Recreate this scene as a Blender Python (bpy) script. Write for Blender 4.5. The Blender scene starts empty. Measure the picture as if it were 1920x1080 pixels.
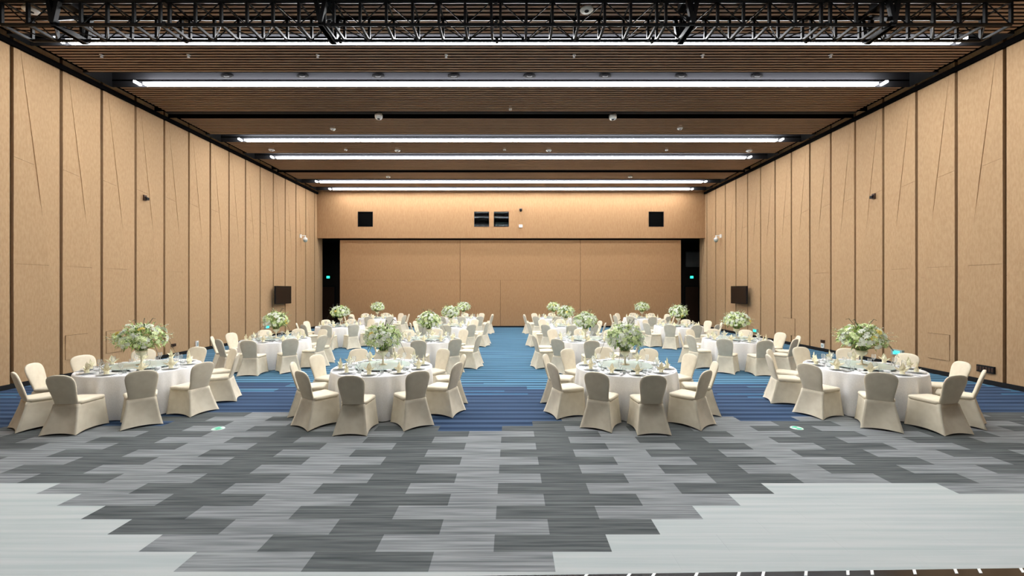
import bpy, math, random
from mathutils import Vector, Matrix
random.seed(7)
SC = bpy.context.scene
COL = SC.collection
PI = math.pi
# ------------------------------------------------------------------ camera, world, exposure
F = 786.0; VX, VY, H = 959.0, 541.5, 2.22
cam_d = bpy.data.cameras.new('camera'); cam = bpy.data.objects.new('camera', cam_d); COL.objects.link(cam)
cam.location = (0, 0, H); cam.rotation_euler = (PI/2, 0, 0)
cam_d.sensor_width = 36; cam_d.lens = F/1920*36
cam_d.shift_x = (960-VX)/1920; cam_d.shift_y = (VY-540)/1920
cam_d.clip_start = .05; cam_d.clip_end = 200
SC.camera = cam
SC.view_settings.view_transform = 'Standard'; SC.view_settings.look = 'None'
SC.view_settings.gamma = 1; SC.view_settings.use_curve_mapping = False
SC.view_settings.exposure = 1.25
world = bpy.data.worlds.new('world'); SC.world = world; world.use_nodes = True
world.node_tree.nodes['Background'].inputs[0].default_value = (.02, .02, .022, 1)
world.node_tree.nodes['Background'].inputs[1].default_value = 0.2
SC.cycles.use_denoising = True
SC.cycles.max_bounces = 8; SC.cycles.diffuse_bounces = 4; SC.cycles.glossy_bounces = 3
SC.cycles.transparent_max_bounces = 12; SC.cycles.transmission_bounces = 4
SC.cycles.sample_clamp_indirect = 4
SC.cycles.caustics_reflective = False; SC.cycles.caustics_refractive = False
LAMP = 25.0          # emission of the ceiling light lines
LAMP_REAR = .25      # the lines above and behind the photographer
LAMP_COL = (.97, .985, 1.0)

# ------------------------------------------------------------------ materials
def lin(r, g, b):
    f = lambda c: (c/255/12.92) if c/255 <= .04045 else ((c/255+.055)/1.055)**2.4
    return (f(r), f(g), f(b), 1)
def dk(r, g, b, k=.80):
    c = lin(r, g, b); return (c[0]*k, c[1]*k, c[2]*k, 1)
def mat(name, col, rough=.8, metal=0, var=0.0, spec=.3):
    m = bpy.data.materials.new(name); m.use_nodes = True
    b = m.node_tree.nodes['Principled BSDF']
    b.inputs['Base Color'].default_value = col; b.inputs['Roughness'].default_value = rough
    b.inputs['Metallic'].default_value = metal; b.inputs['Specular IOR Level'].default_value = spec
    if var:
        nt = m.node_tree; N = nt.nodes; L = nt.links
        oi = N.new('ShaderNodeObjectInfo'); mr = N.new('ShaderNodeMapRange')
        mr.inputs[3].default_value = 1-var; mr.inputs[4].default_value = 1+var
        L.new(oi.outputs['Random'], mr.inputs[0])
        hs = N.new('ShaderNodeHueSaturation'); hs.inputs['Color'].default_value = col
        L.new(mr.outputs[0], hs.inputs['Value']); L.new(hs.outputs[0], b.inputs['Base Color'])
    return m
def noise_mat(name, c1, c2, scale, rough=.9, space='Object', detail=3, bump=0.0, lo=.35, hi=.65, var=0.0, spec=.2):
    m = mat(name, c1, rough, spec=spec); nt = m.node_tree; N = nt.nodes; L = nt.links; b = N['Principled BSDF']
    tc = N.new('ShaderNodeTexCoord'); mp = N.new('ShaderNodeMapping'); mp.inputs['Scale'].default_value = scale
    if space == 'World':
        g = N.new('ShaderNodeNewGeometry'); L.new(g.outputs['Position'], mp.inputs[0])
    else: L.new(tc.outputs[space], mp.inputs[0])
    n = N.new('ShaderNodeTexNoise'); n.inputs['Scale'].default_value = 1; n.inputs['Detail'].default_value = detail
    L.new(mp.outputs[0], n.inputs['Vector'])
    r = N.new('ShaderNodeMapRange'); r.inputs[1].default_value = lo; r.inputs[2].default_value = hi
    L.new(n.outputs['Fac'], r.inputs[0])
    mx = N.new('ShaderNodeMix'); mx.data_type = 'RGBA'
    mx.inputs[6].default_value = c1; mx.inputs[7].default_value = c2
    L.new(r.outputs[0], mx.inputs[0]); out = mx.outputs[2]
    if var:
        oi = N.new('ShaderNodeObjectInfo'); mr = N.new('ShaderNodeMapRange')
        mr.inputs[3].default_value = 1-var; mr.inputs[4].default_value = 1+var
        L.new(oi.outputs['Random'], mr.inputs[0]); hs = N.new('ShaderNodeHueSaturation')
        L.new(out, hs.inputs['Color']); L.new(mr.outputs[0], hs.inputs['Value']); out = hs.outputs[0]
    L.new(out, b.inputs['Base Color'])
    if bump:
        bm_ = N.new('ShaderNodeBump'); bm_.inputs['Strength'].default_value = bump; bm_.inputs['Distance'].default_value = .004
        L.new(n.outputs['Fac'], bm_.inputs['Height']); L.new(bm_.outputs[0], b.inputs['Normal'])
    return m
def emit(name, col, s):
    m = bpy.data.materials.new(name); m.use_nodes = True; N = m.node_tree.nodes; N.clear()
    e = N.new('ShaderNodeEmission'); o = N.new('ShaderNodeOutputMaterial')
    e.inputs[0].default_value = (*col[:3], 1); e.inputs[1].default_value = s
    m.node_tree.links.new(e.outputs[0], o.inputs[0]); return m
def thin_glass(name, tint, gloss=.12, alpha=0.0):
    m = bpy.data.materials.new(name); m.use_nodes = True; N = m.node_tree.nodes; L = m.node_tree.links; N.clear()
    t = N.new('ShaderNodeBsdfTransparent'); t.inputs[0].default_value = tint
    g = N.new('ShaderNodeBsdfGlossy'); g.inputs['Roughness'].default_value = .05; g.inputs[0].default_value = (.95, 1, 1, 1)
    f = N.new('ShaderNodeFresnel'); f.inputs[0].default_value = 1.25
    a = N.new('ShaderNodeMath'); a.operation = 'ADD'; a.inputs[1].default_value = gloss
    mx = N.new('ShaderNodeMixShader'); o = N.new('ShaderNodeOutputMaterial')
    L.new(f.outputs[0], a.inputs[0]); L.new(a.outputs[0], mx.inputs[0]); L.new(t.outputs[0], mx.inputs[1])
    L.new(g.outputs[0], mx.inputs[2])
    if alpha:
        df = N.new('ShaderNodeBsdfTranslucent'); df.inputs[0].default_value = (.9, .93, .93, 1); m2 = N.new('ShaderNodeMixShader'); m2.inputs[0].default_value = alpha
        L.new(mx.outputs[0], m2.inputs[1]); L.new(df.outputs[0], m2.inputs[2]); mx = m2
    L.new(mx.outputs[0], o.inputs[0]); return m

M = {}
M['panel'] = noise_mat('wall_panel_fabric', dk(192, 156, 117), dk(203, 169, 129), (30, 30, 9), .8, 'World', 4, .25, var=.035)
M['backpanel'] = noise_mat('partition_fabric', dk(178, 137, 98), dk(188, 148, 108), (26, 26, 5), .8, 'World', 4, .2, var=.02)
M['joint'] = mat('joint_brown', lin(42, 25, 14), .8)
M['black'] = mat('matt_black', lin(16, 15, 16), .7)
M['gap'] = mat('void_black', lin(9, 8, 9), .95, spec=.05)
M['trough'] = mat('trough_grey', lin(46, 46, 49), .8, spec=.1)
M['slat'] = noise_mat('slat_brown', lin(142, 112, 89), lin(158, 126, 100), (3, 40, 40), .45, 'World', 3, spec=.5)
M['truss'] = mat('truss_black', lin(7, 7, 8), .4, 0, spec=.2)
M['cream'] = noise_mat('spandex_cream', lin(222, 211, 188), lin(230, 220, 198), (9, 9, 9), .75, 'Object', 2, .05, var=.02)
M['cloth'] = noise_mat('linen_white', lin(234, 233, 232), lin(242, 241, 240), (60, 60, 60), .85, 'Object', 2, .06)
M['lamp'] = emit('light_line_diffuser', LAMP_COL, LAMP)
M['lamp_dim'] = emit('light_line_dim', LAMP_COL, LAMP*.45)
M['lamp_rear'] = emit('light_line_rear', LAMP_COL, LAMP_REAR)
M['china'] = mat('white_china', lin(238, 240, 240), .18, spec=.6)
M['napkin'] = mat('napkin_cream', lin(250, 243, 212), .8, var=.04)
M['glass'] = thin_glass('clear_glass', (.985, .99, .99, 1), .02, .16)
M['susan'] = mat('lazy_susan_glass', lin(206, 226, 220), .12, spec=.5)
M['steel'] = mat('cutlery_steel', lin(185, 185, 188), .35, .6)
M['white'] = mat('white_plastic', lin(248, 248, 246), .4)
M['gold'] = mat('vase_champagne', lin(228, 214, 184), .25, .1, spec=.6)
M['leaf_dark'] = mat('leaf_dark', lin(92, 118, 52), .6)
M['leaf'] = mat('leaf_green', lin(156, 184, 92), .6)
M['leaf_pale'] = mat('leaf_pale', lin(212, 226, 158), .6)
M['petal'] = mat('petal_white', lin(248, 251, 238), .6, var=.04)
M['petal_green'] = mat('petal_green_white', lin(236, 246, 196), .6, var=.05)
M['petal_yellow'] = mat('petal_yellow', lin(240, 222, 130), .6, var=.05)
M['twig'] = mat('twig_brown', lin(96, 92, 74), .7)
M['screen'] = mat('screen_black', lin(14, 12, 12), .3, spec=.5)
M['green_sign'] = emit('exit_sign_green', (0.02, .75, .42), 1.6)
M['cyan_sign'] = emit('exit_sign_cyan', (0.05, .8, .75), 1.5)
M['green_print'] = mat('green_print', lin(60, 205, 160), .5)
M['white_print'] = mat('white_print', lin(215, 235, 225), .5)
M['dark_room'] = mat('dark_corridor', lin(38, 30, 24), .8)
M['brown_dark'] = mat('dark_brown_metal', lin(70, 48, 36), .5)
M['window_glass'] = mat('booth_glass', lin(4, 5, 5), .35, spec=.04)
M['booth_grey'] = mat('booth_grey', lin(150, 168, 165), .6)
M['stage'] = mat('stage_gloss_black', lin(10, 10, 12), .12, spec=.7)
M['wood_table'] = mat('table_plywood', lin(150, 118, 84), .6)

def carpet(name, c1, c2):
    return noise_mat(name, c1, c2, (1.1, 30, 1), .95, 'World', 6, .3, .32, .68, var=.05, spec=.1)
M['tile_dark'] = carpet('carpet_dark_grey', dk(74, 79, 80), dk(118, 122, 122))
M['tile_mid'] = carpet('carpet_mid_grey', dk(114, 118, 120), dk(166, 169, 170))
M['tile_light'] = noise_mat('carpet_light_grey', dk(188, 196, 195), dk(204, 208, 206), (.5, 16, 1), .95, 'World', 4, .2, .35, .65, spec=.1)

def blue_carpet():
    m = mat('carpet_blue_striped', (.1, .2, .4, 1), .95, spec=.1); nt = m.node_tree; N = nt.nodes; L = nt.links; b = N['Principled BSDF']
    g = N.new('ShaderNodeNewGeometry'); sp = N.new('ShaderNodeSeparateXYZ'); L.new(g.outputs['Position'], sp.inputs[0])
    def math_(op, a, bb=None, c=None):
        n = N.new('ShaderNodeMath'); n.operation = op
        for i, v in enumerate((a, bb, c)):
            if v is None: continue
            if isinstance(v, (int, float)): n.inputs[i].default_value = v
            else: L.new(v, n.inputs[i])
        return n.outputs[0]
    # per-row (0.25 m) tile cell, each row with its own shade
    row = math_('FLOOR', math_('DIVIDE', math_('SUBTRACT', sp.outputs['Y'], 3.289), .25))
    odd = math_('MODULO', row, 2.0)
    colx = math_('FLOOR', math_('ADD', math_('SUBTRACT', sp.outputs['X'], .346), math_('MULTIPLY', odd, .5)))
    cb = N.new('ShaderNodeCombineXYZ'); L.new(colx, cb.inputs[0]); L.new(row, cb.inputs[1])
    wn = N.new('ShaderNodeTexWhiteNoise'); wn.noise_dimensions = '3D'; L.new(cb.outputs[0], wn.inputs[0])
    # stripes inside the row
    frac = math_('FRACT', math_('DIVIDE', math_('SUBTRACT', sp.outputs['Y'], 3.289), .25))
    st = math_('ABSOLUTE', math_('SUBTRACT', frac, .5)); st = math_('MULTIPLY', st, 2.0)
    mp = N.new('ShaderNodeMapping'); mp.inputs['Scale'].default_value = (.25, 9, 1); L.new(g.outputs['Position'], mp.inputs[0])
    n = N.new('ShaderNodeTexNoise'); n.inputs['Scale'].default_value = 1; n.inputs['Detail'].default_value = 4; L.new(mp.outputs[0], n.inputs[0])
    nn = N.new('ShaderNodeMapRange'); nn.inputs[1].default_value = .35; nn.inputs[2].default_value = .65; L.new(n.outputs['Fac'], nn.inputs[0])
    fac = math_('ADD', math_('MULTIPLY', math_('POWER', st, 1.3), .72), math_('MULTIPLY', nn.outputs[0], .34))
    def mix(f, a, bb):
        x = N.new('ShaderNodeMix'); x.data_type = 'RGBA'
        for i, v in ((0, f), (6, a), (7, bb)):
            if isinstance(v, tuple): x.inputs[i].default_value = v
            else: L.new(v, x.inputs[i])
        return x.outputs[2]
    navy = mix(fac, dk(34, 52, 78), dk(84, 106, 136))
    blue = mix(fac, dk(16, 44, 72), dk(116, 164, 192))
    # ragged boundary between navy and bright blue near y = 9.6
    edge = math_('ADD', sp.outputs['Y'], math_('MULTIPLY', math_('SUBTRACT', wn.outputs['Value'], .5), .9))
    e2 = math_('GREATER_THAN', edge, 9.55)
    c = mix(e2, navy, blue)
    # single bright accent lines inside the navy edge rows
    acc = math_('MULTIPLY', math_('GREATER_THAN', wn.outputs['Value'], .72), math_('LESS_THAN', math_('ABSOLUTE', math_('SUBTRACT', frac, .25)), .07))
    acc = math_('MULTIPLY', acc, math_('LESS_THAN', math_('ABSOLUTE', math_('SUBTRACT', sp.outputs['Y'], 9.3)), .9))
    c = mix(acc, c, dk(84, 152, 190))
    L.new(c, b.inputs['Base Color']); return m
M['blue'] = blue_carpet()

# ------------------------------------------------------------------ helpers
class MB:
    def __init__(s): s.v = []; s.f = []; s.m = []; s.mats = []
    def mi(s, m):
        if m not in s.mats: s.mats.append(m)
        return s.mats.index(m)
    def face(s, pts, m=None):
        k = len(s.v); s.v += [tuple(p) for p in pts]; s.f.append(tuple(range(k, k+len(pts)))); s.m.append(s.mi(m))
    def box(s, x0, x1, y0, y1, z0, z1, m=None):
        k = len(s.v)
        s.v += [(x, y, z) for z in (z0, z1) for (x, y) in ((x0, y0), (x1, y0), (x1, y1), (x0, y1))]
        for q in ((3, 2, 1, 0), (4, 5, 6, 7), (0, 1, 5, 4), (1, 2, 6, 5), (2, 3, 7, 6), (3, 0, 4, 7)):
            s.f.append(tuple(k+i for i in q)); s.m.append(s.mi(m))
    def bar(s, a, b, w, m=None, n=4, w2=None):
        a = Vector(a); b = Vector(b); d = (b-a).normalized(); w2 = w if w2 is None else w2
        up = Vector((0, 0, 1)) if abs(d.z) < .9 else Vector((0, 1, 0))
        p = d.cross(up).normalized(); q = d.cross(p).normalized(); k = len(s.v)
        o = PI/n if n == 4 else 0; sc = math.sqrt(2) if n == 4 else 1
        for c, ww in ((a, w), (b, w2)):
            for i in range(n):
                t = 2*PI*i/n+o; s.v.append(tuple(c+(p*math.cos(t)+q*math.sin(t))*ww*sc))
        for i in range(n):
            j = (i+1) % n; s.f.append((k+i, k+j, k+n+j, k+n+i)); s.m.append(s.mi(m))
        s.f.append(tuple(k+i for i in reversed(range(n)))); s.f.append(tuple(k+n+i for i in range(n))); s.m += [s.mi(m)]*2
    def rings(s, rings, m=None, cap0=True, cap1=True, closed=True):
        k = len(s.v); n = len(rings[0])
        for r in rings: s.v += [tuple(p) for p in r]
        for a in range(len(rings)-1):
            for i in range(n if closed else n-1):
                j = (i+1) % n
                s.f.append((k+a*n+i, k+a*n+j, k+(a+1)*n+j, k+(a+1)*n+i)); s.m.append(s.mi(m))
        if cap0: s.f.append(tuple(k+i for i in reversed(range(n)))); s.m.append(s.mi(m))
        if cap1: s.f.append(tuple(k+(len(rings)-1)*n+i for i in range(n))); s.m.append(s.mi(m))
    def lathe(s, prof, m=None, n=20, cx=0, cy=0, cap0=True, cap1=True):
        s.rings([[(cx+r*math.cos(2*PI*i/n), cy+r*math.sin(2*PI*i/n), z) for i in range(n)] for r, z in prof], m, cap0, cap1)
    def mesh(s, name, m, smooth=False):
        me = bpy.data.meshes.new(name); me.from_pydata(s.v, [], s.f)
        for x in s.mats: me.materials.append(x if x else m)
        if len(s.mats) > 1: me.polygons.foreach_set('material_index', s.m)
        if smooth: me.polygons.foreach_set('use_smooth', [True]*len(s.f))
        me.update(); return me
def link(name, me, parent=None, loc=None, rz=None):
    o = bpy.data.objects.new(name, me); COL.objects.link(o)
    if parent: o.parent = parent
    if loc is not None: o.location = loc
    if rz is not None: o.rotation_euler = (0, 0, rz)
    return o
def obj(name, mb, m, parent=None, smooth=False, loc=None, rz=None):
    return link(name, mb.mesh(name, M[m] if isinstance(m, str) else m, smooth), parent, loc, rz)
def tag(o, label=None, cat=None, group=None, kind=None):
    if label: o['label'] = label
    if cat: o['category'] = cat
    if group: o['group'] = group
    if kind: o['kind'] = kind
    return o
def thing(name, label, cat, loc=(0, 0, 0), rz=0, group=None):
    o = bpy.data.objects.new(name, None); COL.objects.link(o); o.empty_display_size = .1
    o.location = loc; o.rotation_euler = (0, 0, rz); return tag(o, label, cat, group)
def struct(name, mb, m, parent=None):
    o = obj(name, mb, m, parent)
    if parent is None: o['kind'] = 'structure'
    return o
CH = {}
def kids(o): return CH.get(o.name, [])
def reg(o, *parts): CH[o.name] = list(parts)
def dup(root, loc, rz, label, group, scale=1.0):
    r = root.copy(); COL.objects.link(r); r.location = loc; r.rotation_euler = (0, 0, rz)
    if scale != 1: r.scale = (scale,)*3
    r['label'] = label; r['group'] = group
    for ch in kids(root):
        c = ch.copy(); COL.objects.link(c); c.parent = r
        for g in kids(ch):
            d = g.copy(); COL.objects.link(d); d.parent = c
    return r

# ------------------------------------------------------------------ setting: floor
XL, XR, YB, YF, ZC = -11.1, 11.06, 23.9, -6.0, 7.73
fl = MB(); fl.box(XL-.3, XR+.3, YF-.3, 28.2, -.25, -.004)
floor = struct('floor', fl, 'blue')
Y0 = 3.289
def is_blue(r, n):
    if r >= 17: return True
    if r == 16: return n in (-3, -2, -1, 0, 1, 3, 4) or n <= -7
    if r == 15: return n in (-3, -2, -1, 0, 4) or n <= -7
    if r == 14: return n in (-2, -1) or n <= -7
    if r == 13: return n == -1 or n <= -9
    return False
lightmin = {0: -3, 1: -3, 2: -4, 3: -4, 4: -5, 5: -5}
lightmax = {0: 0, 1: 1, 2: 1, 3: 2, 4: 2}
def tile_kind(r, n):
    if r < 0: return 'tile_light'
    if r in lightmin and n < lightmin[r]: return 'tile_light'
    if r in lightmax and n >= lightmax[r]: return 'tile_light'
    if r == 5 and n in (3, 4): return 'tile_light'
    return 'tile_dark' if n % 2 == 0 else 'tile_mid'
def tile_box(mb, x0, x1, y0, y1):
    mb.box(x0+.0003, x1-.0003, y0+.0003, y1-.0003, -.004, .0)
tm = {}
off = {k: MB() for k in ('tile_light', 'tile_dark', 'tile_mid')}
ntile = 0
for r in range(-37, 17):
    y0 = Y0+.25*r; e = .346 if r % 2 == 0 else -.151
    for n in range(-13, 13):
        x0 = max(XL, e+n); x1 = min(XR, e+n+1)
        if x1-x0 < .02: continue
        if is_blue(r, n): continue
        k = tile_kind(r, n)
        half = (960/F)*(y0+.25)
        seen = y0+.25 > 3.2 and x1 > -half and x0 < half
        if seen and ntile < 298:
            full = abs(x1-x0-1) < 1e-6
            if full:
                if k not in tm:
                    b = MB(); tile_box(b, 0, 1, 0, .25); tm[k] = b.mesh('carpet_tile', M[k])
                link('carpet_tile', tm[k], floor, (x0, y0, 0))
            else:
                b = MB(); tile_box(b, 0, x1-x0, 0, .25); obj('carpet_tile', b, k, floor, loc=(x0, y0, 0))
            ntile += 1
        else: tile_box(off[k], x0, x1, y0, y0+.25)
for k, b in off.items():
    o = obj('carpet_tiling', b, k, floor); o['kind'] = 'stuff'
# blue field: top surface slab at z = 0 around the grey tiles
bl = MB()
for r in range(13, 17):
    e = .346 if r % 2 == 0 else -.151
    for n in range(-13, 13):
        x0 = max(XL, e+n); x1 = min(XR, e+n+1)
        if x1-x0 > .02 and is_blue(r, n): bl.box(x0, x1, Y0+.25*r, Y0+.25*(r+1), -.004, 0)
bl.box(XL-.1, XR+.1, Y0+.25*17, 24.7, -.004, 0)
obj('blue_carpet', bl, 'blue', floor)

# ------------------------------------------------------------------ side walls with folded fabric panels
GAPW = .07; PITCH = 1.023
def side_wall(side):
    s = 1 if side == 'right' else -1
    X = XR if s > 0 else XL
    ph = 9.40 if s > 0 else 9.31
    b = MB(); xo = X+s*.07
    b.box(min(xo, xo+s*.2), max(xo, xo+s*.2), YF, 24.65, 0, ZC+.5)
    wall = struct('wall_'+side, b, 'joint')
    k = -16
    while True:
        y0 = ph+PITCH*k+GAPW/2; y1 = y0+PITCH-GAPW; k += 1
        if y1 < YF: continue
        if y0 > 24.4: break
        y1 = min(y1, 24.65)
        b = MB(); W = y1-y0; zt = ZC+.15; z0 = .10
        seam = 2.78; seam2 = 2.52
        # four facets separated by fine grooves; the diagonal runs from upper near edge to lower far edge
        g = .003
        ya, yb = y0+W*.10, y0+W*.76
        def P(y, z, dd): return (X-s*dd, y, z)
        def plate(pts):   # pts: (y, z, proud)
            front = [P(y, z, d) for y, z, d in pts]; back = [(X+s*.07, y, z) for y, z, d in pts]
            b.rings([back, front])
        hi = 5.35
        def ydiag(z): return ya+(yb-ya)*(zt-z)/(zt-seam)
        plate([(y0, hi-.18+g, .006), (ydiag(hi)-g, hi-.25+g, .013), (ya-g, zt, .010), (y0, zt, .002)])
        plate([(y0, seam+g, .0), (yb-g, seam+g, .014), (ydiag(hi)-g, hi-.25-g, .013), (y0, hi-.18-g, .006)])
        plate([(yb+g, seam2+g, .009), (y1, seam2+g, .0), (y1, zt, .0), (ya+g, zt, .004), (ydiag(5)+g, 5, .007)])
        plate([(y0, z0, .006), (y1, z0, .0), (y1, seam2-g, .0), (yb+g, seam2-g, .009), (yb, seam-g, .013), (y0, seam-g, .0)])
        b.box(min(X+s*.008, X+s*.07), max(X+s*.008, X+s*.07), y0+.004, y1-.004, z0+.004, zt)
        obj('wall_panel', b, 'panel', wall)
    b = MB(); b.box(min(X-s*.09, X+s*.02), max(X-s*.09, X+s*.02), YF, YB, ZC-.12, ZC-.01)
    struct('trim_%d' % (30+s), b, 'gap')
    b = MB(); b.box(min(X-s*.03, X+s*.12), max(X-s*.03, X+s*.12), YF, 24.65, 0, .11)
    struct('baseboard_'+side, b, 'black')
    return wall
wl = side_wall('left'); wr = side_wall('right')
# small flush hatches low in the panels
def hatch(side, d, z0, z1, w):
    s = 1 if side == 'right' else -1; X = XR if s > 0 else XL; b = MB()
    xi = X-s*.004; xo = X-s*.018
    b.box(min(xi, xo), max(xi, xo), d-w/2, d+w/2, z0, z1)
    b.box(min(xi+s*.02, xi), max(xi+s*.02, xi), d-w/2-.006, d+w/2+.006, z0-.006, z1+.006, M['joint'])
    obj('hatch', b, 'panel', wl if s < 0 else wr)
hatch('left', 10.7, .45, 1.05, .55); hatch('left', 11.75, .45, 1.05, .55)
hatch('right', 10.85, .40, 1.05, .55); hatch('right', 16.7, .38, 1.05, .7)

# ------------------------------------------------------------------ back wall: upper band with booth windows, sliding partition below
wx = [-8.33, -1.70, -.577, 8.25]; ZB = 5.11
b = MB()
xs = [XL-.1]
for x in wx: xs += [x-.43, x+.43]
xs.append(XR+.1)
b.box(xs[0], xs[-1], YB, YB+.22, ZB, 5.76); b.box(xs[0], xs[-1], YB, YB+.22, 6.62, ZC+.4)
for i in range(0, len(xs), 2): b.box(xs[i], xs[i+1], YB, YB+.22, 5.76, 6.62)
wb = struct('wall_back', b, 'backpanel')
for i, x in enumerate(wx):
    w = MB(); e = .02
    for q in ((x-.43, x-.43+e, 5.76, 6.62), (x+.43-e, x+.43, 5.76, 6.62), (x-.43+e, x+.43-e, 5.76, 5.76+e), (x-.43+e, x+.43-e, 6.62-e, 6.62)):
        w.box(q[0], q[1], YB-.012, YB+.10, q[2], q[3])
    wo = struct('window_%d' % (i+1), w, 'black')
    g = MB(); g.box(x-.41, x+.41, YB+.05, YB+.06, 5.78, 6.60)
    gm = thin_glass('booth_pane_glass', (.42, .46, .46, 1), .0) if i in (1, 2) else M['window_glass']
    obj('pane', g, gm, wo)
    r = MB(); r.box(x-.5, x+.5, YB+.9, YB+.95, 5.6, 6.8); r.box(x-.52, x-.5, YB+.22, YB+.95, 5.6, 6.8); r.box(x+.5, x+.52, YB+.22, YB+.95, 5.6, 6.8)
    r.box(x-.52, x+.52, YB+.22, YB+.95, 5.55, 5.6); r.box(x-.52, x+.52, YB+.22, YB+.95, 6.8, 6.85)
    obj('booth_recess', r, 'gap', wo)
    if i in (1, 2):
        q = MB()
        for z in ((6.14, 6.16), (6.45, 6.465)): q.box(x-.5, x+.5, YB+.5, YB+.54, z[0], z[1])
        obj('shelf_rail', q, 'trough', wo)
    if i == 2:
        q = MB(); q.box(x-.36, x+.49, YB+.3, YB+.45, 5.62, 6.07); obj('cabinet_front', q, 'booth_grey', wo)
# partition under the band (sliding panels)
YP = 24.12
pt = MB(); pt.box(-9.87, 9.75, YP+.06, YP+.16, 0, ZB+.1)
part = struct('wall_partition', pt, 'joint')
low = [(-9.87, -6.418), (-6.412, -2.968), (-2.948, -.646), (-.630, 3.952), (3.972, 6.862), (6.868, 9.75)]
upp = [(-9.87, -6.418), (-6.412, -2.968), (-2.948, 3.952), (3.972, 6.862), (6.868, 9.75)]
for rows, z0, z1 in ((low, .09, 2.717), (upp, 2.723, 5.02)):
    for (a, c) in rows:
        q = MB(); q.box(a, c, YP, YP+.07, z0, z1); obj('partition_panel', q, 'backpanel', part)
q = MB(); q.box(-9.87, 9.75, YP-.01, YP+.1, 0, .085); struct('baseboard_back', q, 'black')
q = MB(); q.box(-9.9, 9.78, YB+.22, YP+.1, 5.03, ZB+.02); struct('trim_1', q, 'gap')
# dark side corridors left and right of the partition
for s, name in ((-1, 'left'), (1, 'right')):
    X = -9.87 if s < 0 else 9.75
    o = MB(); XO = s*13.2; q0, q1 = sorted((X, XO)); YE = 27.5
    o.box(q0, q1, YE, YE+.1, 0, 5.3)                                      # end wall
    o.box(min(X, X-s*.1), max(X, X-s*.1), YP+.16, YE, 0, 5.3)             # inner side wall
    o.box(min(XO, XO+s*.1), max(XO, XO+s*.1), 24.65, YE, 0, 5.3)          # outer side wall
    o.box(q0, q1, YP, YE, 5.25, 5.35)                                     # soffit
    q2, q3 = sorted((s*11.2, XO)); o.box(q2, q3, 24.5, 24.65, 0, 5.3)
    struct('wall_corridor_'+name, o, 'dark_room')
    d = MB(); c = s*11.95+(-.05 if s < 0 else -.15)
    d.box(c-.42, c+.42, YE-.05, YE, .02, 2.35)
    dr = struct('door_%d' % (1 if s < 0 else 2), d, 'brown_dark')
    fr = MB(); fr.box(c-.5, c-.42, YE-.08, YE, 0, 2.43); fr.box(c+.42, c+.5, YE-.08, YE, 0, 2.43); fr.box(c-.42, c+.42, YE-.08, YE, 2.35, 2.43)
    obj('door_frame', fr, 'black', dr)
    hd = MB(); hd.bar((c-s*.34, YE-.09, 1.0), (c-s*.34, YE-.09, 1.2), .012, n=6); hd.box(c-s*.34-.012, c-s*.34+.012, YE-.09, YE-.05, 1.09, 1.11)
    obj('door_handle', hd, 'steel', dr)
    sg = thing('exit_sign', 'small lit green exit sign above the dark %s corridor door' % name, 'exit sign', (c, YE-.06, 2.98))
    h = MB(); h.box(-.17, .17, 0, .06, -.09, .09); obj('sign_housing', h, 'black', sg)
    h = MB(); h.box(-.10, .10, -.012, 0, -.075, .075); obj('sign_face', h, 'green_sign', sg)
vb = thing('wall_grille', 'pale grey square grille high in the dark right corridor', 'grille', (11.85, 27.42, 4.15))
q = MB(); q.box(-.45, .45, 0, .07, -.5, .5); obj('grille_frame', q, mat('grille_grey', lin(120, 118, 112), .6), vb)
q = MB()
for i in range(12): q.box(-.41, .41, -.012, 0, -.45+i*.075, -.41+i*.075)
obj('grille_slats', q, mat('grille_grey_light', lin(150, 148, 142), .6), vb)
# rear end of the hall behind the photographer
b = MB(); b.box(XL-.2, XR+.2, YF-.2, YF, 0, ZC+.5); struct('wall_rear', b, 'dark_room')
# stage edge under the photographer (its glossy nosing shows along the bottom right)
b = MB()
def sy(x): return 2.366+.021*(x+.18)
b.rings([[(x, sy(x), z) for x in (XL+.1, XR-.1)]+[(x, YF+.1, z) for x in (XR-.1, XL+.1)] for z in (0, .6)])
st = thing('stage', 'glossy black stage front running along the bottom right edge', 'stage')
obj('stage_deck', b, 'stage', st)
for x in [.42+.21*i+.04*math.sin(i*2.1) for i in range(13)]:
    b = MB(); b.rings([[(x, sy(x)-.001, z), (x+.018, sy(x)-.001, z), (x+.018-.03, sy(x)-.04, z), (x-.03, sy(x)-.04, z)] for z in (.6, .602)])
    obj('nosing_glint', b, 'white', st)  # white slivers modelled in place of light reflections on the glossy edge

# ------------------------------------------------------------------ ceiling: slats, light troughs, dark tracks
PX = lambda y: F*(ZC-H)/(VY-y)
zones = []; troughs = [(PX(64), PX(85)), (10.68, 11.44), (14.97, 15.72), (17.04, 17.79), (21.05, 21.8), (22.65, 23.4)]
rear_troughs = [(-3.26, -2.5), (-1.3, -.55), (2.74, 3.49), (4.6, 5.35)]
tracks = [(13.05, 13.55), (19.42, 19.85), (7.15, 7.55), (.9, 1.4)]
cuts = sorted(troughs+rear_troughs+tracks)
y = YF
for a, c in cuts: zones.append((y, a)); y = c
zones.append((y, YB))
cb = MB()
for a, c in zones: cb.box(XL, XR, a, c, ZC+.16, ZC+.2)
for a, c in tracks: cb.box(XL, XR, a, c, ZC+.3, ZC+.34); cb.box(XL, XR, a-.02, a, ZC+.02, ZC+.34); cb.box(XL, XR, c, c+.02, ZC+.02, ZC+.34)
cb.box(XL-.3, XR+.3, YF-.2, 28, ZC+.52, ZC+.6)
ceil = struct('ceiling', cb, 'gap')
sm = MB(); sm.box(-10.72, 10.68, -.031, .031, 0, .012)
smesh = sm.mesh('slat', M['slat']); rearsl = MB()
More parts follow.
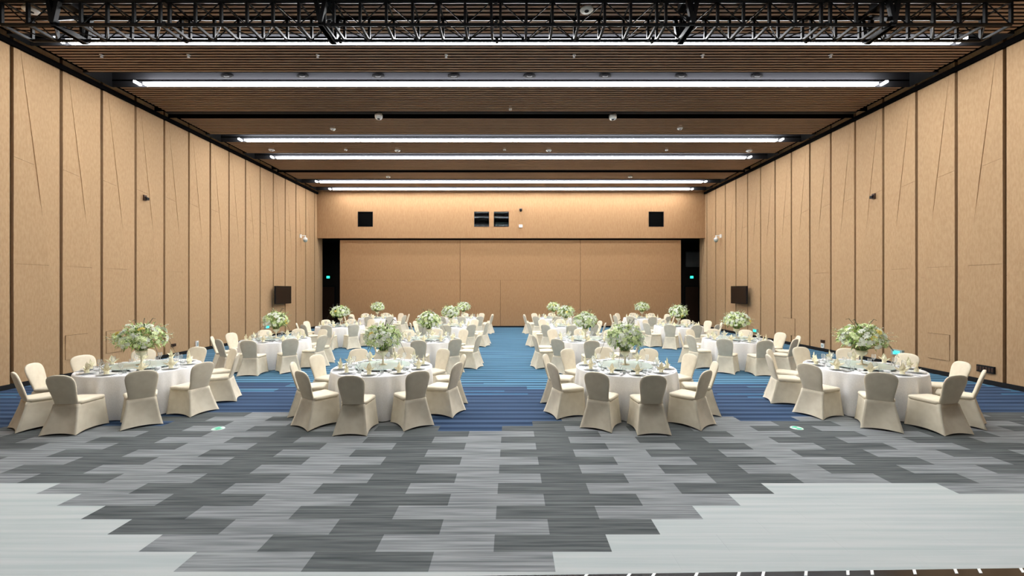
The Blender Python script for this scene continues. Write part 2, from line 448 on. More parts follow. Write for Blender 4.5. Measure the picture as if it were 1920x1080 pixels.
for a, c in zones:
    n = max(1, round((c-a-.04)/.117)); p = (c-a-.02)/n
    for i in range(n):
        yy = a+.01+p*(i+.5)
        if yy > 7.6: link('slat', smesh, ceil, (0, yy, ZC))
        else: rearsl.box(-10.72, 10.68, yy-.031, yy+.031, ZC, ZC+.012)
o = obj('slat_field', rearsl, 'slat', ceil); o['kind'] = 'stuff'
for i, (a, c) in enumerate(tracks):
    q = MB(); m_ = (a+c)/2; q.box(-10.9, 10.86, m_-.14, m_+.02, ZC+.04, ZC+.1); struct('trim_%d' % (2+i), q, 'black')
ti = 10
def trough(a, c, lamp, label, group):
    global ti
    q = MB(); t = .02
    q.box(-10.9, 10.86, a-t, a, ZC, ZC+.42, M['black']); q.box(-10.9, 10.86, c, c+t, ZC, ZC+.42)
    q.box(-10.9, 10.86, a, c, ZC+.40, ZC+.42); q.box(-10.92, -10.9, a, c, ZC, ZC+.42, M['black']); q.box(10.86, 10.88, a, c, ZC, ZC+.42, M['black'])
    struct('trim_%d' % ti, q, 'trough'); ti += 1
    L = thing('linear_light', label, 'ceiling light', (-.02, c-.09, ZC), 0, group)
    q = MB(); q.box(-9.93, 9.93, .071, .085, .0, .055); obj('light_housing', q, 'black', L)
    q = MB(); q.box(-9.9, 9.9, -.07, .07, .0, .05); obj('diffuser', q, lamp, L)
    for s in (-1, 1):
        q = MB(); x0, x1 = sorted((s*10.02, s*10.07)); q.box(x0, x1, -.17, .03, .0, .05); obj('end_diffuser', q, lamp, L)
    return L
names = ['nearest, partly hidden behind the black truss', 'second from the camera, the thickest bright line', 'third from the camera',
         'fourth from the camera', 'fifth from the camera', 'farthest one, right above the back wall']
for (a, c), nm in zip(troughs, names):
    trough(a, c, 'lamp', 'white ceiling light line, '+nm, 'light lines across the ceiling')
for k, (a, c) in enumerate(rear_troughs):
    trough(a, c, 'lamp' if k == 3 else 'lamp_rear', 'white ceiling light line above the stage, %s' % ['rearmost', 'behind the camera', 'just ahead of the camera', 'over the pale carpet'][k], 'light lines across the ceiling')
# round diffusers in the second trough
for i, x in enumerate((421, 564, 707, 850, 993, 1136, 1280, 1423)):
    X = (x-VX)*10.9/F
    t = thing('ceiling_vent', 'dark round air diffuser in the second light trough, '+('1st', '2nd', '3rd', '4th', '5th', '6th', '7th', '8th')[i]+' from left', 'vent', (X*1.04, 11.438, ZC+.29), 0, 'round diffusers in the light trough')
    def oval(r, y, f=.42): return [(r*math.cos(2*PI*k/24), y, -r*f*math.sin(2*PI*k/24)) for k in range(24)]
    q = MB(); q.rings([oval(.17, 0), oval(.17, -.012), oval(.13, -.02)]); obj('diffuser_ring', q, 'black', t)
    q = MB(); q.rings([oval(.09, -.02), oval(.06, -.035)]); obj('diffuser_core', q, 'black', t)
# white round ceiling fixtures
def ceil_fix(px, py, r, h, label, z=ZC, m='white', cat='smoke detector', name='smoke_detector'):
    d = F*(z-h/2-H)/(VY-py); X = (px-VX)*d/F
    t = thing(name, label, cat, (X, d, z))
    q = MB(); q.lathe([(r*.8, .06), (r*.8, -.0), (r, -.005), (r, -h*.6), (r*.8, -h)], n=16); obj('body', q, m, t, True)
    q = MB(); q.lathe([(r*.35, -h*.98), (r*.35, -h*1.12)], n=10); obj('lens', q, 'trough', t)
ceil_fix(710, 219, .12, .13, 'white round sensor hanging in the first dark ceiling track, left')
ceil_fix(1149, 220, .12, .13, 'white round sensor hanging in the first dark ceiling track, right')
ceil_fix(624, 242, .09, .06, 'flat white detector behind the first dark track, on the left')
ceil_fix(1275, 241, .09, .06, 'flat white detector behind the first dark track, on the right')
ceil_fix(957, 205, .05, .05, 'tiny white detector at ceiling centre before the first dark track')
ceil_fix(1100, 19, .13, .04, 'white round ceiling speaker ring seen through the truss, right', name='ceiling_speaker', cat='ceiling speaker')
ceil_fix(58, 20, .13, .05, 'white round ceiling speaker ring seen through the truss, far left', name='ceiling_speaker', cat='ceiling speaker')
for px, py, nm in ((648, 281, 'small'), (745, 282.5, 'flat wide'), (946, 281, 'small'), (1029, 282.5, 'flat wide'), (1250, 281.5, 'small')):
    ceil_fix(px, py, .06 if nm == 'small' else .11, .05, '%s white detector between third and fourth light lines, %s' % (nm, {648: 'leftmost', 745: 'left of centre', 946: 'at centre', 1029: 'right of centre', 1250: 'rightmost'}[px]))
ceil_fix(509, 281.5, .11, .05, 'flat white detector by the left end of the fourth light line')
ceil_fix(1405, 283, .11, .05, 'flat white detector by the right end of the fourth light line')
ceil_fix(728, 332, .11, .05, 'flat white detector before the fifth light line, left')
ceil_fix(1182, 332, .11, .05, 'flat white detector before the fifth light line, right')
for i, px in enumerate((200, 361, 600, 838, 1075, 1313, 1550)):
    d = 10.0; X = (px-VX)*d/F
    t = thing('sprinkler', 'small metal sprinkler head on the slats behind the truss, %s from left' % ('1st', '2nd', '3rd', '4th', '5th', '6th', '7th')[i], 'sprinkler', (X, F*(ZC-H)/(VY-103), ZC), 0, 'sprinkler heads in the front slat field')
    q = MB(); q.lathe([(.045, 0), (.045, -.008), (.02, -.012), (.012, -.03), (.03, -.055), (.03, -.06)], n=12); obj('sprinkler_head', q, 'steel', t, True)

# ------------------------------------------------------------------ lighting truss
TY0, TY1, TZ0, TZ1 = 7.78, 8.28, H+4.9, H+5.33
TX0, TX1 = -9.46, 9.27
t = thing('lighting_truss', 'black steel box truss hung across the hall under the near ceiling', 'truss', ((TX0+TX1)/2, 8.03, TZ0))
t_off = Vector(t.location)
def tpart(name, mb):
    mb.v = [tuple(Vector(v)-t_off) for v in mb.v]; return obj(name, mb, 'truss', t)
for (yy, zz) in ((TY0, TZ0), (TY1, TZ0), (TY0, TZ1), (TY1, TZ1)):
    q = MB(); q.bar((TX0, yy, zz), (TX1, yy, zz), .030, n=8); tpart('chord', q)
joints = [-6.43, -3.38, -.29, 2.78, 5.83]
segs = [TX0]+joints+[TX1]; posts = []
for a, c in zip(segs[:-1], segs[1:]):
    n = max(3, round((c-a)/.49)); e = .085
    a2 = a+(e if a in joints else 0); c2 = c-(e if c in joints else 0)
    pp = [a2+(c2-a2)*i/n for i in range(n+1)]; posts.append(pp)
for pp in posts:
    for x in pp:
        for p0, p1 in (((x, TY0, TZ0), (x, TY0, TZ1)), ((x, TY1, TZ0), (x, TY1, TZ1))):
            q = MB(); q.bar(p0, p1, .023); tpart('post', q)
        q = MB(); q.bar((x, TY0, TZ0), (x, TY1, TZ0), .022); tpart('cross_bar', q)
        q = MB(); q.bar((x, TY0, TZ1), (x, TY1, TZ1), .014); tpart('cross_bar', q)
    for i in range(len(pp)-1):
        x0, x1 = pp[i], pp[i+1]
        if i % 2: x0, x1 = x1, x0
        for y_ in (TY0, TY1):
            q = MB(); q.bar((x0, y_, TZ1), (x1, y_, TZ0), .011, n=6); tpart('brace', q)
        q = MB(); q.bar((x0, TY0, TZ0), (x1, TY1, TZ0), .011, n=6); tpart('brace', q)
for x in joints:
    for y_ in (TY0, TY1):
        for z_ in (TZ0, TZ1):
            q = MB(); q.box(x-.03, x+.03, y_-.04, y_+.04, z_-.04, z_+.04); tpart('coupler', q)
for i, x in enumerate((-8.45, -3.52, 3.34, 7.05)):
    h0 = Vector((x, 8.03, TZ1+.06)); V = lambda a, b_, c: tuple(h0+Vector((a, b_, c)))
    for s in (-1, 1):
        q = MB(); q.bar(V(s*.10, -.29, .0), V(s*.0, -.30, -.50), .035); q.bar(V(0, -.30, -.50), V(s*.02, .29, -.50), .045); q.bar(V(s*.02, .30, -.50), V(s*.10, .29, 0), .035); tpart('hanger_strap', q)
    q = MB(); q.box(*[v for a, b_ in zip(V(-.12, -.10, -.02), V(.12, .10, .11)) for v in (a, b_)]); q.box(*[v for a, b_ in zip(V(-.07, -.16, .01), V(.07, .16, .08)) for v in (a, b_)]); tpart('chain_hoist', q)
    q = MB(); q.bar(V(-.09, -.3, -.42), V(.09, .3, .02), .03); tpart('sling', q)
    q = MB(); q.bar(V(0, 0, .10), V(0, 0, .26), .014, n=6); tpart('hoist_chain', q)

# ------------------------------------------------------------------ wall fittings
for s, d, side in ((-1, 19.95, 'left'), (1, 19.95, 'right')):
    X = (XL if s < 0 else XR)
    t = thing('television', 'black flat television mounted on the %s wall' % side, 'television', (X-s*.04, d, 1.93))
    q = MB(); q.box(*sorted((-s*.16, -s*.22)), -.69, .69, -.42, .42); tv = obj('cabinet', q, 'black', t)
    q = MB(); q.box(*sorted((-s*.22, -s*.225)), -.66, .66, -.39, .39); obj('screen', q, 'screen', t)
    q = MB(); q.box(*sorted((s*.02, -s*.02)), -.2, .2, -.2, .2); q.box(*sorted((-s*.02, -s*.16)), -.05, .05, -.08, .08); obj('bracket', q, 'brown_dark', t)
for s, px, py, side in ((-1, 566, 449, 'left'), (1, 1349, 449, 'right')):
    X = (XL if s < 0 else XR); d = F*(abs(X)-.1)/abs(px-VX)
    t = thing('security_camera', 'white dome security camera on a bracket high on the %s wall' % side, 'camera', (X-s*.03, d, H+(VY-443)*d/F))
    q = MB(); q.box(*sorted((s*.03, -s*.03)), -.07, .07, -.08, .10); q.bar((-s*.03, 0, .03), (-s*.26, 0, .03), .025, n=8); q.bar((-s*.25, 0, .04), (-s*.25, 0, -.08), .03, n=8); obj('bracket', q, 'white', t)
    q = MB(); q.lathe([(.06, -.07), (.10, -.10), (.11, -.20)], n=16, cx=-s*.25); obj('camera_body', q, 'white', t, True)
    q = MB(); q.lathe([(.10, -.20), (.095, -.25), (.06, -.30), (.02, -.315)], n=16, cx=-s*.25); obj('dome', q, 'booth_grey', t, True)
for s, px, py, side in ((-1, 270, 371, 'left'), (1, 1640, 368, 'right')):
    X = (XL if s < 0 else XR); d = F*abs(X)/abs(px-VX)
    t = thing('wall_bracket', 'small dark brown bracket fitting halfway up the near %s wall' % side, 'bracket', (X-s*.028, d, H+(VY-py)*d/F))
    q = MB(); q.box(*sorted((s*.03, -s*.02)), -.05, .05, -.08, .08); obj('mounting_plate', q, 'brown_dark', t)
    q = MB(); q.bar((-s*.01, 0, .03), (-s*.07, 0, -.01), .018, n=6); q.box(*sorted((-s*.05, -s*.10)), -.04, .04, -.07, .01); obj('holder', q, 'black', t)
def wall_box(side, px, py, w, h, th, m, name, label, cat, inner=None):
    s = 1 if side == 'right' else -1; X = XR if s > 0 else XL; X -= s*.018
    d = F*abs(X)/abs(px-VX); z = H-(py-VY)*d/F
    t = thing(name, label, cat, (X, d, z))
    q = MB(); q.box(*sorted((s*.02, -s*th)), -w/2, w/2, -h/2, h/2); obj('plate', q, m, t)
    if inner:
        q = MB(); n = inner[1]
        for i in range(n):
            c = -w/2+w*(i+.5)/n; q.box(*sorted((-s*th, -s*(th+.006))), c-w*.3/n, c+w*.3/n, -h*.3, h*.3)
        obj(inner[2], q, inner[0], t)
wall_box('left', 369, 645, .10, .22, .03, 'white', 'wall_socket', 'white upright switch plate low on the left wall', 'socket', ('booth_grey', 1, 'rocker'))
wall_box('left', 325, 647, .16, .09, .03, 'brown_dark', 'wall_socket', 'small brown socket plate low on the left wall', 'socket', ('joint', 2, 'outlet'))
wall_box('right', 1543, 648, .12, .15, .03, 'white', 'wall_socket', 'white switch plate low on the right wall', 'socket', ('booth_grey', 1, 'rocker'))
wall_box('right', 1543, 640, .16, .10, .03, 'brown_dark', 'wall_socket', 'small brown plate above the white right wall switch', 'socket', ('joint', 2, 'outlet'))
wall_box('right', 1849, 692, .36, .16, .03, 'black', 'socket_panel', 'black multi-outlet socket panel low on the near right wall', 'socket', ('brown_dark', 6, 'outlet'))
for side, px, py, m, nm in (('right', 1684, 661, 'cyan_sign', 'the rightmost front-row table'), ('right', 1417, 620, 'green_sign', 'the rightmost second-row table'), ('left', 500, 613, 'cyan_sign', 'the leftmost second-row table')):
    wall_box(side, px, py, .34, .16, .05, 'booth_grey', 'exit_light', 'small lit green low exit light on %s wall beyond %s' % (side, nm), 'exit sign', (m, 1, 'lit_face'))
# back wall camera and white box
t = thing('security_camera', 'black dome security camera on the back wall beside the booth windows', 'camera', ((976.3-VX)*YB/F, YB, H+(VY-394)*YB/F))
q = MB(); q.box(-.06, .06, -.03, 0, 0, .08); q.bar((0, -.02, .04), (0, -.14, .04), .02, n=8); obj('bracket', q, 'black', t)
q = MB(); q.lathe([(.08, .06), (.085, 0), (.07, -.07), (.03, -.11)], n=14, cy=-.13); obj('dome', q, 'screen', t, True)
t = thing('junction_box', 'small white box on the back wall below the black camera', 'box', ((976.3-VX)*YB/F, YB, H+(VY-424)*YB/F))
q = MB(); q.box(-.1, .1, -.06, 0, -.08, .08); obj('box_body', q, 'white', t)
q = MB(); q.box(-.03, .05, -.064, -.06, -.01, .03); obj('box_port', q, 'booth_grey', t)
# floor exit discs
for px, py, rz, nm in ((409, 804, .3, 'left'), (1494, 803, -.2, 'right')):
    d = F*H/(py-VY)
    t = thing('floor_marker', 'round glowing green floor exit marker in the grey carpet, %s side' % nm, 'floor marker', ((px-VX)*d/F, d, 0), rz)
    q = MB(); q.lathe([(.095, 0), (.09, .006)], n=28); obj('disc', q, 'white_print', t, True)
    q = MB()
    for s in (-1, 1):   # green figure halves with a white arrow between
        q.rings([[(x*s*.74, y*s*.74, z) for x, y in ((-.095, .01), (-.06, .07), (0, .10), (.05, .085), (.0, .045), (.05, .02), (-.02, .012))][::(1 if s > 0 else 1)] for z in (.0062, .0085)])
    obj('arrow_print', q, 'green_print', t)

# ------------------------------------------------------------------ covered banquet chair
def rrect(hw, hd, cy, r, z, n=8, hw2=None):
    """rounded rectangle ring; hw front half width, hw2 rear half width"""
    hw2 = hw if hw2 is None else hw2; out = []
    for (sx, sy, a0) in ((1, 1, 0), (-1, 1, PI/2), (-1, -1, PI), (1, -1, 3*PI/2)):
        w = hw if sy > 0 else hw2
        for i in range(n):
            a = a0+PI/2*i/(n-1); out.append((sx*(w-r)+r*math.cos(a), cy+sy*(hd-r)+r*math.sin(a), z))
    return out
def chair_parts():
    # skirt: from seat rim down to four stretched corners with arched hems
    NR = 12; corner = [(.255, .225), (-.255, .225), (-.262, -.36), (.262, -.36)]
    top = []
    for i in range(4):     # edges between corners: front, left, rear, right
        a = [(.205, .205), (-.205, .205), (-.178, -.23), (.178, -.23)][i]; c = [(.205, .205), (-.205, .205), (-.178, -.23), (.178, -.23)][(i+1) % 4]
        for k in range(NR):
            t = k/NR; top.append((a[0]+(c[0]-a[0])*t, a[1]+(c[1]-a[1])*t))
    rings = []
    for j in range(9):
        t = j/8; ring = []
        for i in range(4):
            a = corner[i]; c = corner[(i+1) % 4]
            ex = .022 if i in (0, 2) else .026
            for k in range(NR):
                u = k/NR; bow = math.sin(PI*u)
                tx, ty = top[i*NR+k]; hx = a[0]+(c[0]-a[0])*u; hy = a[1]+(c[1]-a[1])*u
                l = math.hypot(hx, hy+.05) or 1
                inw = .034*bow; nx, ny = [(0, 1), (-1, 0), (0, -1), (1, 0)][i]
                hx -= nx*inw; hy -= ny*inw
                f = t**(1.2 if i == 2 else 1.15)
                zt = .445; zb = .006+ex*bow**.8
                x = tx+(hx-tx)*f; y = ty+(hy-ty)*f; z = zt+(zb-zt)*t
                # slight tension inwards between the corners halfway down
                s = .022*bow*math.sin(PI*t); x -= nx*s; y -= ny*s
                ring.append((x, y, z))
        rings.append(ring)
    sk = MB(); sk.rings(rings, cap0=True, cap1=False)
    inner = [[(x*.975, y*.975, z+.002) for x, y, z in rings[-1]], [(x*.90, y*.90, z+.04) for x, y, z in rings[-1]]]
    sk.rings([rings[-1]]+inner, cap0=False, cap1=False)
    st_ = MB(); prof = [(.97, .43), (1.02, .45), (1.03, .468), (1.0, .484), (.93, .492), (.6, .497), (.2, .499)]
    st_.rings([[(x*k, y*k, z) for x, y, _ in rrect(.213, .215, 0, .05, 0, 7, .192)] for k, z in prof])
    # backrest: waisted slab with arched top, leaning back
    bk = MB(); ring = []; N = 28
    lev = [(.37, .165, .006), (.41, .172, .018), (.45, .172, .026), (.50, .171, .028), (.56, .177, .029), (.64, .190, .029), (.72, .202, .028), (.785, .207, .027), (.825, .201, .026), (.858, .186, .025), (.884, .158, .023), (.902, .118, .020), (.912, .062, .015)]
    for z, w, th in lev:
        yc = -.205-(z-.43)*.27+.05*max(0, (.55-z))
        r_ = []
        for i in range(N):
            a = 2*PI*i/N; c, s = math.cos(a), math.sin(a)
            r_.append((w*math.copysign(abs(c)**.55, c), yc+th*math.copysign(abs(s)**.8, s)-.012*(1-(c*c))*0, z))
        ring.append(r_)
    bk.rings(ring)
    return sk, st_, bk
sk, st_, bk = chair_parts()
chair0 = thing('banquet_chair', 'x', 'chair')
c_back = obj('backrest', bk, 'cream', chair0, True); c_seat = obj('seat', st_, 'cream', chair0, True); c_sk = obj('skirt', sk, 'cream', chair0, True)
reg(chair0, c_back, c_seat, c_sk)

# ------------------------------------------------------------------ tableware prototypes
plate0 = thing('dinner_plate', 'x', 'plate')
q = MB(); q.lathe([(.075, .0), (.085, .004), (.135, .016), (.137, .019), (.13, .018), (.085, .008), (.01, .007)], n=24); p1 = obj('charger', q, 'china', plate0, True)
q = MB(); q.lathe([(.05, .0085), (.055, .012), (.095, .022), (.097, .025), (.09, .0235), (.055, .015), (.005, .015)], n=20); p2 = obj('side_plate', q, 'china', plate0, True)
reg(plate0, p1, p2)
nb = MB()
pr = [(.038, 0), (.033, .03), (.036, .06)]
nb.lathe([(r, z) for r, z in pr], n=10, cap0=True, cap1=False)
def leafp(mb, base, tip, wid, bulge, side):
    base = Vector(base); tip = Vector(tip); side = Vector(side).normalized()*wid; nrm = (tip-base).cross(side).normalized()*bulge
    m1 = base.lerp(tip, .45)
    L_ = [base-side*.6, base+side*.6]; A = [m1-side, m1+nrm, m1+side]; T = tip
    for pts in ([L_[0], L_[1], A[2], A[1]], [L_[0], A[1], A[0]], [A[0], A[1], T], [A[1], A[2], T]):
        mb.face(pts); mb.face([p+nrm*.12 for p in reversed(pts)])
leafp(nb, (0, .005, .04), (.01, .0, .20), .045, -.02, (1, 0, 0))
leafp(nb, (0, -.005, .04), (-.012, -.01, .175), .042, .02, (1, 0, 0))
leafp(nb, (.01, 0, .05), (.115, .0, .12), .03, .018, (0, .6, .6))
leafp(nb, (-.01, 0, .05), (-.115, .0, .115), .03, .018, (0, .6, -.6))
leafp(nb, (0, -.01, .03), (.02, -.07, .07), .022, .01, (1, 0, 0))
napkin0 = obj('folded_napkin', nb, 'napkin', None, False); tag(napkin0, 'x', 'napkin')
reg(napkin0)
gb = MB(); gb.lathe([(.032, 0), (.032, .002), (.006, .006), (.004, .02), (.004, .085), (.015, .095), (.033, .12), (.036, .145), (.030, .185)], n=12, cap1=False)
goblet0 = thing('wine_glass', 'x', 'glass')
q = MB(); q.lathe([(.034, 0), (.034, .002), (.008, .006), (.004, .015), (.004, .085)], n=10, cap1=True); g1 = obj('stem', q, 'glass', goblet0, True)
q = MB(); q.lathe([(.004, .085), (.018, .095), (.034, .12), (.036, .145), (.030, .19)], n=12, cap1=False); g2 = obj('glass_bowl', q, 'glass', goblet0, True)
reg(goblet0, g1, g2)
q = MB(); q.lathe([(.028, 0), (.034, .09)], n=12, cap1=False); q.lathe([(.027, .012), (.028, .014)], n=12)
tumbler0 = tag(obj('water_tumbler', q, 'glass', None, True), 'x', 'glass'); reg(tumbler0)
q = MB(); q.lathe([(.022, 0), (.024, .008), (.045, .03), (.05, .048), (.047, .048), (.04, .028), (.005, .014)], n=16)
bowl0 = tag(obj('rice_bowl', q, 'china', None, True), 'x', 'bowl'); reg(bowl0)
ck = thing('cutlery_set', 'x', 'cutlery')
q = MB(); q.bar((-.014, -.11, .005), (-.010, .10, .005), .0035, n=5); k1 = obj('chopstick', q, 'steel', ck)
q = MB(); q.bar((-.002, -.11, .005), (.0, .10, .005), .0035, n=5); k2 = obj('chopstick', q, 'steel', ck)
q = MB(); q.bar((.018, -.10, .004), (.018, .03, .004), .004, n=5); q.rings([[(.018+w*math.cos(a), .055+w*1.6*math.sin(a), z) for a in [2*PI*i/10 for i in range(10)]] for w, z in ((.008, .001), (.017, .007))]); k3 = obj('spoon', q, 'steel', ck)
reg(ck, k1, k2, k3)

# table, cloth, lazy susan
table0 = thing('round_table', 'x', 'table')
q = MB(); q.lathe([(.885, .715), (.89, .72), (.89, .738), (.885, .742)], n=48); tp = obj('tabletop', q, 'wood_table', table0, True)
q = MB(); tl = []
for i in range(4):
    a = PI/4+PI/2*i; q = MB(); q.bar((.35*math.cos(a), .35*math.sin(a), .715), (.62*math.cos(a), .62*math.sin(a), .0), .016, n=8); tl.append(obj('leg', q, 'black', table0, True))
reg(table0, tp, *tl)
def cloth_mesh(seed):
    rnd = random.Random(seed); N = 200; ph = [rnd.uniform(0, 2*PI) for _ in range(6)]
    ks = [(13+rnd.randint(0, 2), 1.0), (21+rnd.randint(0, 3), .6), (34, .3)]
    rings = []
    for r, z in ((.02, .748), (.5, .748), (.86, .748), (.90, .7475), (.908, .742), (.912, .73)):
        rings.append([(r*math.cos(2*PI*i/N), r*math.sin(2*PI*i/N), z) for i in range(N)])
    for j in range(1, 10):
        t = j/9; ring = []
        for i in range(N):
            a = 2*PI*i/N; w = sum(A*math.sin(k*a+ph[m]+.5*math.sin(2*a+ph[3])) for m, (k, A) in enumerate(ks))
            w = w/1.9; w = w if w > 0 else w*.6
            r = .914+.030*t+.068*w*t**.42
            ring.append((r*math.cos(a), r*math.sin(a), .73-(.73-.016)*t))
        rings.append(ring)
    q = MB(); q.rings(rings, cap0=True, cap1=False); return q
cloths = []
for sd in range(3):
    o = tag(obj('tablecloth', cloth_mesh(sd+3), 'cloth', None, True), 'x', 'tablecloth'); reg(o); cloths.append(o)
susan0 = thing('lazy_susan', 'x', 'turntable')
q = MB(); q.lathe([(.50, .030), (.505, .034), (.505, .040), (.50, .044)], n=48); s1 = obj('glass_disc', q, 'susan', susan0)
q = MB(); q.lathe([(.17, 0), (.17, .01), (.12, .015), (.12, .03)], n=28); s2 = obj('base_ring', q, 'steel', susan0, True)
reg(susan0, s1, s2)

# ------------------------------------------------------------------ flower centrepieces
def blossom_mb(mb, c, d, r, m):
    d = d.normalized(); up = Vector((0, 0, 1)) if abs(d.z) < .9 else Vector((1, 0, 0)); p = d.cross(up).normalized(); q_ = d.cross(p)
    k = 5
    for layer, (rr, lift, rot) in enumerate(((1.0, .15, 0), (.62, .38, .6))):
        for i in range(k):
            a = 2*PI*i/k+rot; a1 = a-.52; a2 = a+.52
            e = lambda t, s, l: c+(p*math.cos(t)+q_*math.sin(t))*r*s*rr+d*r*l
            mb.face([c+d*r*.05, e(a1, .62, lift*.7), e(a, 1.0, lift+.12), e(a2, .62, lift*.7)], m)
def leaf_mb(mb, c, d, L_, w, m, droop=.2):
    d = d.normalized(); s = d.cross(Vector((0, 0, 1)));
    s = s.normalized() if s.length > .1 else Vector((1, 0, 0)); n = s.cross(d).normalized()
    mid = c+d*L_*.5+n*L_*.08; tip = c+d*L_-Vector((0, 0, 1))*L_*droop
    mb.face([c, mid+s*w, tip, mid+n*w*.3], m); mb.face([c, mid+n*w*.3, tip, mid-s*w], m)
def rdir(rnd, zmin=-.55):
    while True:
        v = Vector((rnd.gauss(0, 1), rnd.gauss(0, 1), rnd.gauss(0, 1))).normalized()
        if v.z > zmin: return v
bm_cache = {}
def blossom_mesh(kind, var):
    k = (kind, var)
    if k not in bm_cache:
        rnd = random.Random(var*7+len(kind)); q = MB()
        for j in range(4):
            o_ = Vector((rnd.uniform(-.022, .022), rnd.uniform(-.022, .022), rnd.uniform(-.012, .012)))
            blossom_mb(q, o_, Vector((o_.x*22, o_.y*22, 1)), rnd.uniform(.030, .042), M[kind])
        bm_cache[k] = q.mesh('blossom', M[kind])
    return bm_cache[k]
def centrepiece(loc, label, seed, detailed, wide=1.0, tall=1.0):
    rnd = random.Random(seed); t = thing('flower_centrepiece', label, 'flowers', loc, rnd.uniform(0, 6), 'flower centrepieces on the tables')
    q = MB(); q.lathe([(.085, 0), (.085, .006), (.02, .02), (.014, .10), (.02, .16), (.075, .20), (.095, .25), (.09, .27), (.05, .24)], n=20); obj('vase', q, 'gold', t, True)
    rx, rz_ = .34*wide, .255*tall; cz = .50
    ctr = Vector((0, 0, cz)); E = lambda v, k: Vector((v.x*rx*k, v.y*rx*k, cz+v.z*rz_*k))
    lf = MB()
    for i in range(420):
        v = rdir(rnd, -.7); k = rnd.uniform(.35, .95); mm = M[rnd.choice(('leaf_dark', 'leaf', 'leaf', 'leaf_pale'))]
        leaf_mb(lf, E(v, k), v+Vector((rnd.uniform(-.5, .5), rnd.uniform(-.5, .5), rnd.uniform(-.4, .5))), rnd.uniform(.06, .12), rnd.uniform(.010, .02), mm)
    for i in range(60):
        v = rdir(rnd, -.2); lf.bar((0, 0, .22), E(v, .9), .003, M['leaf_dark'], n=3)
    o = obj('foliage', lf, 'leaf', t); o['kind'] = 'stuff'
    sp = MB()   # fine sprays sticking out
    for i in range(34):
        v = rdir(rnd, -.25); a = E(v, .75); e_ = E(v, rnd.uniform(1.05, 1.35)); sp.bar(a, e_, .0022, M['twig'], n=3)
        for j in range(9):
            p_ = a.lerp(e_, .35+.65*j/8); mm = M[rnd.choice(('petal_green', 'leaf_pale', 'leaf_pale', 'petal'))]
            leaf_mb(sp, p_, v+Vector((rnd.uniform(-1, 1), rnd.uniform(-1, 1), rnd.uniform(-1, 1))), rnd.uniform(.018, .034), rnd.uniform(.006, .011), mm)
    o = obj('flower_sprays', sp, 'leaf', t); o['kind'] = 'stuff'
    for i in range(3):
        a = rnd.uniform(0, 2*PI); p0 = Vector((0, 0, .28)); p1 = Vector((.40*math.cos(a), .40*math.sin(a), .34+.1*rnd.random())); p2 = Vector((.52*math.cos(a), .52*math.sin(a), .12+.1*rnd.random()))
        tw = MB(); tw.bar(p0, p1, .003, n=4); tw.bar(p1, p2, .0025, n=4); obj('twig', tw, 'twig', t)
    for i in range(3):
        a = rnd.uniform(0, 2*PI); p1 = E(Vector((.3*math.cos(a), .3*math.sin(a), .9)), 1.0); p2 = p1+Vector((.08*math.cos(a), .08*math.sin(a), .12)); tw = MB(); tw.bar(p1, p2, .004, n=4); tw.bar(p2, p2+Vector((.05*math.cos(a), .05*math.sin(a), -.02)), .003, n=4); obj('twig', tw, 'twig', t)
    n = 105; bl_ = MB()
    for i in range(n):
        z = 1-1.55*(i+.5)/n; a = i*2.39996+rnd.uniform(-.25, .25); rr = math.sqrt(max(0, 1-z*z)); v = Vector((rr*math.cos(a), rr*math.sin(a), z))
        k = rnd.uniform(.80, 1.03); u = rnd.random(); kind = 'petal' if u < .62 else ('petal_green' if u < .97 else 'petal_yellow')
        if rnd.random() < .12: continue
        c = E(v, k); sc = rnd.uniform(.95, 1.4)
        nrm = Vector((v.x, v.y, v.z*1.2+.15)).normalized()
        me = blossom_mesh(kind, rnd.randint(0, 2))
        Mx = Matrix.Translation(c) @ nrm.to_track_quat('Z', 'Y').to_matrix().to_4x4() @ Matrix.Diagonal((sc, sc, sc, 1))
        if detailed:
            o = link('blossom', me, t); o.matrix_local = Mx
        else:
            k0 = len(bl_.v); bl_.v += [tuple(Mx @ v_.co) for v_ in me.vertices]
            mi = bl_.mi(M[kind])
            for p in me.polygons: bl_.f.append(tuple(k0+i_ for i_ in p.vertices)); bl_.m.append(mi)
    if not detailed:
        o = obj('blossoms', bl_, 'petal', t); o['kind'] = 'stuff'
    return t

# ------------------------------------------------------------------ lay out the sixteen tables
ROWS = [('front-row', 7.9), ('second-row', 12.2), ('third-row', 16.65), ('back-row', 21.2)]
CN = ['leftmost', 'inner left', 'inner right', 'rightmost']
TX = [[-6.97, -2.42, 2.14, 6.60], [-6.85, -2.41, 2.15, 6.55], [-6.80, -2.42, 2.15, 6.62], [-6.78, -2.43, 2.13, 6.60]]
OFF = [[4, 0, 2, 4], [6, 1, -4, -3], [6, 2, 0, 2], [3, 2, 0, 0]]
SEAT = ['far side left of middle', 'far left', 'left side', 'near left', 'near side left of middle', 'near side right of middle', 'near right', 'right side', 'far right', 'far side right of middle']
SEAT5 = ['far side middle', 'far left', 'left side, far', 'left side, near', 'near left', 'near side middle', 'near right', 'right side, near', 'right side, far', 'far right']
ZT = .7485
first = {}
def place(proto, loc, rz, label, group, scale=1.0):
    if proto.name not in first:
        first[proto.name] = True; proto.location = loc; proto.rotation_euler = (0, 0, rz); proto['label'] = label; proto['group'] = group
        if scale != 1: proto.scale = (scale,)*3
        return proto
    return dup(proto, loc, rz, label, group, scale)
rnd = random.Random(11)
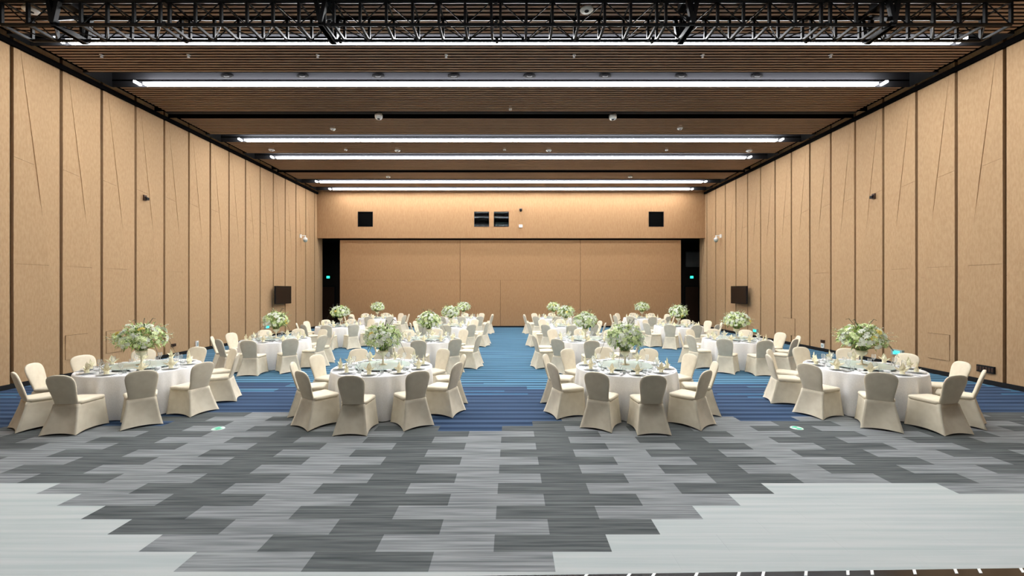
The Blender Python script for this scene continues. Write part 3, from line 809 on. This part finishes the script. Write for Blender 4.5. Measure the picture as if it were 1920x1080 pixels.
for ri, (rn, d) in enumerate(ROWS):
    for ci in range(4):
        cx = TX[ri][ci]; off0 = OFF[ri][ci]; tn = '%s %s table' % (CN[ci], rn)
        place(table0, (cx, d, 0), rnd.uniform(0, 1), 'round banquet table under its white cloth, the %s' % tn, 'round banquet tables')
        place(cloths[(ri*4+ci) % 3], (cx, d, 0), rnd.uniform(0, 6), 'white floor-length tablecloth over the %s' % tn, 'white tablecloths')
        place(susan0, (cx, d, ZT), 0, 'pale green glass lazy susan on the %s' % tn, 'glass lazy susans')
        centrepiece((cx, d, ZT+.0445), 'white and green flower centrepiece in a vase on the %s' % tn, 100+ri*10+ci, ri == 0,
                    [1.15, 1.0, 1.0, 1.1][ci] if ri == 0 else 1.0+rnd.uniform(-.05, .05), 1.0+rnd.uniform(-.06, .06))
        angs = [off0-180+36*i+rnd.uniform(-2, 2) for i in range(10)]
        for i, a in enumerate(angs):
            nm = SEAT5[i]; phi = math.radians(a)
            rho = 1.215+rnd.uniform(-.012, .03)
            place(chair0, (cx+rho*math.sin(phi), d-rho*math.cos(phi), 0), phi+math.radians(rnd.uniform(-3, 3)),
                  'cream covered banquet chair, %s of the %s' % (nm, tn), 'covered chairs around the tables')
            u = Vector((math.sin(phi), -math.cos(phi), 0)); v = Vector((math.cos(phi), math.sin(phi), 0)); C0 = Vector((cx, d, ZT))
            P_ = C0+u*.745
            place(plate0, P_, 0, 'white plate pair at the %s seat, %s' % (nm, tn), 'plates laid on the tables')
            place(napkin0, P_+Vector((0, 0, .0155)), phi+rnd.uniform(-.5, .5), 'cream folded napkin at the %s seat, %s' % (nm, tn), 'standing napkins', rnd.uniform(.88, 1.06))
            place(goblet0, C0+u*.575+v*.09, 0, 'stemmed wine glass at the %s seat, %s' % (nm, tn), 'wine glasses on the tables')
            place(bowl0, C0+u*.585-v*.11, 0, 'small white bowl at the %s seat, %s' % (nm, tn), 'small bowls on the tables')
            if ri < 2:
                place(tumbler0, C0+u*.60+v*.17, 0, 'clear tumbler at the %s seat, %s' % (nm, tn), 'water tumblers on the tables')
                place(ck, C0+u*.765+v*.19, phi, 'chopsticks and spoon at the %s seat, %s' % (nm, tn), 'cutlery sets on the tables')
